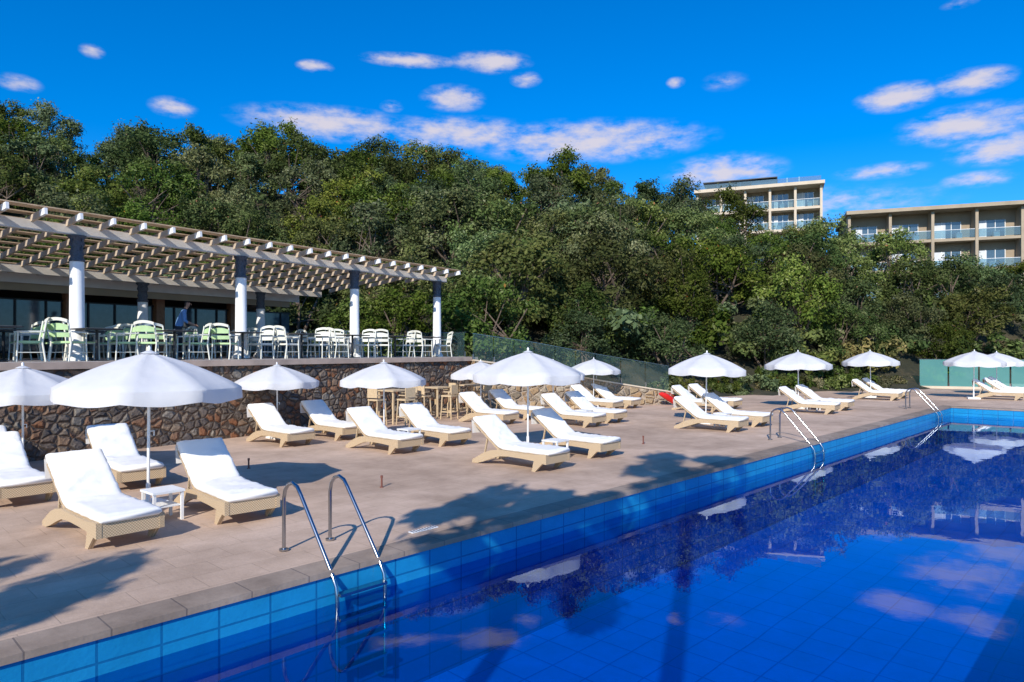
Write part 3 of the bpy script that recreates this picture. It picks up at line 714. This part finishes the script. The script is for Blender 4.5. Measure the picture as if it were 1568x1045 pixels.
# ------------------------------------------------------------------ vegetation
def foliage(centers,normals,sizes,vals,rng):
    n=len(centers)
    rv=rng.normal(size=(n,3)); t=np.cross(normals,rv); t/=np.linalg.norm(t,axis=1,keepdims=True)+1e-9
    bt=np.cross(normals,t); bt/=np.linalg.norm(bt,axis=1,keepdims=True)+1e-9
    l=sizes[:,None]; wd=l*0.5
    V=np.stack([centers+t*l,centers+bt*wd,centers-t*l,centers-bt*wd],1).reshape(-1,3)
    return V,np.repeat(vals,4)
def tree_mesh(name,seed,h=6.2,rx=2.5,rzc=1.9,lobes=24,sub=11,per=30,leaf=.106,mat=None,trunk=True,zc=None):
    rng=np.random.default_rng(seed); rnd=random.Random(seed)
    zc=h-rzc-.25 if zc is None else zc
    b=MB()
    cs=[];ns=[];vs=[];sz=[]
    lc=[]
    for i in range(lobes):
        while True:
            d=rng.normal(size=3); d/=np.linalg.norm(d)
            if d[2]>-.8: break
        rr=rng.uniform(.5,.92)
        c=np.array([d[0]*rx*rr,d[1]*rx*rr,zc+d[2]*rzc*rr]); lr=rng.uniform(.5,.9)*rx/2.6
        lc.append((c,lr))
        lv=rng.uniform(-.14,.14)
        for j in range(sub):
            d2=rng.normal(size=3); d2/=np.linalg.norm(d2); d2[2]=abs(d2[2])*.9-.25 if rng.random()<.75 else d2[2]
            sc=c+d2*lr*rng.uniform(.55,1.2)
            m=int(per*rng.uniform(.5,1.4)); off=rng.normal(size=(m,3))*np.array([.18,.18,.17])*rx/2.5
            P=sc+off
            nrm=off/ (np.linalg.norm(off,axis=1,keepdims=True)+1e-9)*.5+d2*.7+np.array([0,0,.35])+rng.normal(size=(m,3))*.5
            nrm/=np.linalg.norm(nrm,axis=1,keepdims=True)+1e-9
            cs.append(P);ns.append(nrm);sz.append(leaf*rng.uniform(.6,1.35,m))
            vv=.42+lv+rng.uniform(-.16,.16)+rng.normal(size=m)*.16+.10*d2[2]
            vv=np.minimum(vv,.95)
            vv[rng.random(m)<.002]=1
            vs.append(np.clip(vv,0,1))
    V,val=foliage(np.concatenate(cs),np.concatenate(ns),np.concatenate(sz),np.concatenate(vs),rng)
    if trunk:
        lean=rng.uniform(-.5,.5,2); fork=max(.5,zc-rzc*.9)
        tp=[(0,0,-.4),(lean[0]*.2,lean[1]*.2,fork*.4),(lean[0]*.5,lean[1]*.5,fork)]
        b.tube(tp,[.20,.15,.12],8,0)
        f0=Vector(tp[-1])
        for k in range(5):
            tgt=[c for c,_ in lc]; c=Vector(tgt[k%len(tgt)])
            mid=f0.lerp(c,.5)+Vector((rnd.uniform(-.3,.3),rnd.uniform(-.3,.3),.1))
            b.tube([f0,mid,c],[.09,.06,.03],6,0)
            for c2,_ in lc[5+k*2:8+k*2]:
                c2=Vector(c2); b.tube([mid,mid.lerp(c2,.5)+Vector((0,0,.12)),c2],[.045,.03,.012],5,0)
    o=len(b.v); nb=len(b.f); nl=len(V)//4
    verts=b.v+V.tolist(); F=b.f+[(o+4*i,o+4*i+1,o+4*i+2,o+4*i+3) for i in range(nl)]
    me=bpy.data.meshes.new(name); me.from_pydata(verts,[],F)
    me.materials.append(M_bark); me.materials.append(mat or M_leaf)
    me.polygons.foreach_set('material_index',[0]*nb+[1]*nl)
    at=me.attributes.new('lv','FLOAT','POINT'); at.data.foreach_set('value',np.concatenate([np.zeros(o),val]).astype(np.float32))
    me.update(); return me
tv=[]
for s in range(8):
    h=random.uniform(5.5,6.5)
    tv.append(tree_mesh('olive_tree',s,h=h,rx=random.uniform(2.3,2.9),rzc=h*.46))
bush=[tree_mesh('shrub',50+s,h=1.6,rx=1.25,rzc=.85,lobes=8,sub=8,per=26,leaf=.10,trunk=False,zc=.6) for s in range(3)]
dry=[tree_mesh('shrub',70+s,h=1.2,rx=1.0,rzc=.55,lobes=7,sub=8,per=24,leaf=.075,mat=M_dry,trunk=False,zc=.4) for s in range(2)]
forest=bpy.data.objects.new('hillside_forest',None); COL.objects.link(forest)
under=bpy.data.objects.new('hillside_undergrowth',None); COL.objects.link(under)
rt=random.Random(11); cnt=0
X=-75.0; SP=3.9
while X<72:
    D=24.0
    while D<90:
        x=X+rt.uniform(-1.4,1.4); dd=D+rt.uniform(-1.4,1.4)
        t=x/dd
        f=np.interp(t,tf,ff); c=np.interp(t,tcx,fc)
        if f+1.8<dd<c+2.5 and -1.05<t<.95:
            u,v=cw(x,dd); z=terr(u,v)
            s=rt.uniform(.68,1.1)
            if dd<f+4: s*=.86
            name='hillside_tree'; par_=forest
            if dd<f+5 and .2<t<.85: name='olive_tree'; par_=None
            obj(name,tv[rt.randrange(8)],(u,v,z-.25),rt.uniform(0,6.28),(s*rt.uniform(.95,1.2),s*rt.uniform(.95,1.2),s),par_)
            cnt+=1
        if f+.6<dd<f+11 and -.85<t<.9:
            for q in range(2):
                x2=x+rt.uniform(-2,2); d2=dd+rt.uniform(-2,2)
                if d2<np.interp(x2/d2,tf,ff)+.8: continue
                u,v=cw(x2,d2)
                if dd<f+5 and rt.random()<.25: me=dry[rt.randrange(2)]
                else: me=bush[rt.randrange(3)]
                obj('bush',me,(u,v,terr(u,v)-.1),rt.uniform(0,6.28),rt.uniform(1.0,2.2),under)
        D+=SP
    X+=SP
print('trees',cnt)
edge=[(26.5,17.0),(31,16.2),(36,15.2),(39,14.6),(42,13.2),(45,11.8),(50,10.9),(56,9.6)]
for (p,q) in zip(edge[:-1],edge[1:]):
    n=6
    for k in range(n):
        s=k/n; obj('shrub',(dry+bush)[rt.randrange(5)],(p[0]+(q[0]-p[0])*s+rt.uniform(-.2,.2),p[1]+(q[1]-p[1])*s+.5+rt.uniform(0,.7),-.1),rt.uniform(0,6),rt.uniform(.5,1.0),under)
# trees standing on the deck behind the near end of the pool, outside the picture (cast the dappled shadow)
ta=tree_mesh('olive_tree',91,h=7.8,rx=1.35,rzc=1.7,lobes=13,sub=9,per=26,leaf=.14)
tb=tree_mesh('olive_tree',92,h=11.2,rx=1.25,rzc=1.6,lobes=11,sub=9,per=26,leaf=.14)
obj('olive_tree',ta,(-2.1,2.0,0),1.0); obj('olive_tree',tb,(-2.0,-.5,0),2.0)
obj('olive_tree',ta,(-6.6,4.0,0),3.0,.8)

# ------------------------------------------------------------------ waiter on terrace
def person(name,M):
    pts={'pelvis':((0,0,.95),.14),'waist':((0,.03,1.10),.13),'chest':((0,.10,1.30),.16),'neckb':((0,.17,1.46),.07),'neck':((0,.20,1.53),.055),'head0':((0,.23,1.60),.085),'head1':((0,.25,1.68),.10),'head2':((0,.255,1.745),.075),
    'shL':((-.18,.15,1.42),.075),'elL':((-.24,.20,1.14),.048),'wrL':((-.20,.42,1.02),.032),'haL':((-.19,.49,1.0),.038),
    'shR':((.18,.15,1.42),.075),'elR':((.25,.16,1.14),.048),'wrR':((.20,.39,1.04),.032),'haR':((.19,.46,1.02),.038),
    'hipL':((-.10,0,.90),.105),'knL':((-.11,.04,.50),.068),'anL':((-.11,-.02,.10),.045),'toL':((-.12,.14,.05),.04),
    'hipR':((.10,0,.90),.105),'knR':((.11,.06,.50),.068),'anR':((.12,.0,.10),.045),'toR':((.13,.16,.05),.04)}
    ed=[('pelvis','waist'),('waist','chest'),('chest','neckb'),('neckb','neck'),('neck','head0'),('head0','head1'),('head1','head2'),('chest','shL'),('shL','elL'),('elL','wrL'),('wrL','haL'),('chest','shR'),('shR','elR'),('elR','wrR'),('wrR','haR'),
    ('pelvis','hipL'),('hipL','knL'),('knL','anL'),('anL','toL'),('pelvis','hipR'),('hipR','knR'),('knR','anR'),('anR','toR')]
    ks=list(pts); me=bpy.data.meshes.new(name); me.from_pydata([pts[k][0] for k in ks],[(ks.index(a),ks.index(b)) for a,b in ed],[])
    o=bpy.data.objects.new('tmp',me); COL.objects.link(o)
    o.modifiers.new('s','SKIN')
    for i,k in enumerate(ks):
        sv=me.skin_vertices[0].data[i]; sv.radius=(pts[k][1],pts[k][1]*.9); sv.use_root=(k=='pelvis')
    sb=o.modifiers.new('d','SUBSURF'); sb.levels=2; sb.render_levels=2
    bpy.context.view_layer.update(); dg=bpy.context.evaluated_depsgraph_get()
    m2=bpy.data.meshes.new_from_object(o.evaluated_get(dg)); bpy.data.objects.remove(o)
    for mm in(M_skin,M_shirt,M_trous,M_hair): m2.materials.append(mm)
    for p in m2.polygons:
        c=p.center; p.use_smooth=True
        if c.z>1.52: p.material_index=3 if (c.z>1.70 or c.y<.21) and c.z>1.58 else 0
        elif c.z>.98 and not (abs(c.x)>.12 and c.y>.26): p.material_index=1
        elif c.z>.98: p.material_index=0
        elif c.z<.08: p.material_index=3
        else: p.material_index=2
    b=MB()
    for sx in(-.19,.19):
        for k,(dx,ln) in enumerate(((-.03,.07),(-.01,.08),(.01,.078),(.03,.062))):
            y0=.50 if sx<0 else .47; z0=1.0 if sx<0 else 1.02
            b.tube([(sx+dx*.8,y0,z0),(sx+dx,y0+ln*.55,z0-.005),(sx+dx,y0+ln*.9,z0-.03)],[.009,.008,.006],6,0)
        b.tube([(sx-.02*np.sign(sx),y0-.04,z0),(sx-.05*np.sign(sx),y0,z0-.01),(sx-.055*np.sign(sx),y0+.03,z0-.02)],[.01,.009,.007],6,0)
    b.tube([(0,.335,1.68),(0,.36,1.65),(0,.345,1.64)],[.008,.014,.012],6,0)
    for sx in(-1,1):
        b.tube([(sx*.095,.25,1.70),(sx*.105,.24,1.68),(sx*.095,.25,1.64)],[.008,.014,.008],6,0)
        b.tube([(sx*.035,.330,1.69),(sx*.035,.338,1.69)],[.012,.009],6,1)
    b.tube([(-.025,.318,1.605),(0,.328,1.605),(.025,.318,1.605)],[.004,.007,.004],6,1)
    root=obj(name,m2,M=M); c=bpy.data.objects.new('hands_and_face',b.mesh('hands_and_face',[M_skin,M_hair])); COL.objects.link(c); c.parent=root
person('man',T(3.9,2.5,2.06,R(-120)))

scene.view_settings.view_transform='Standard'; scene.view_settings.look='None'; scene.view_settings.exposure=0
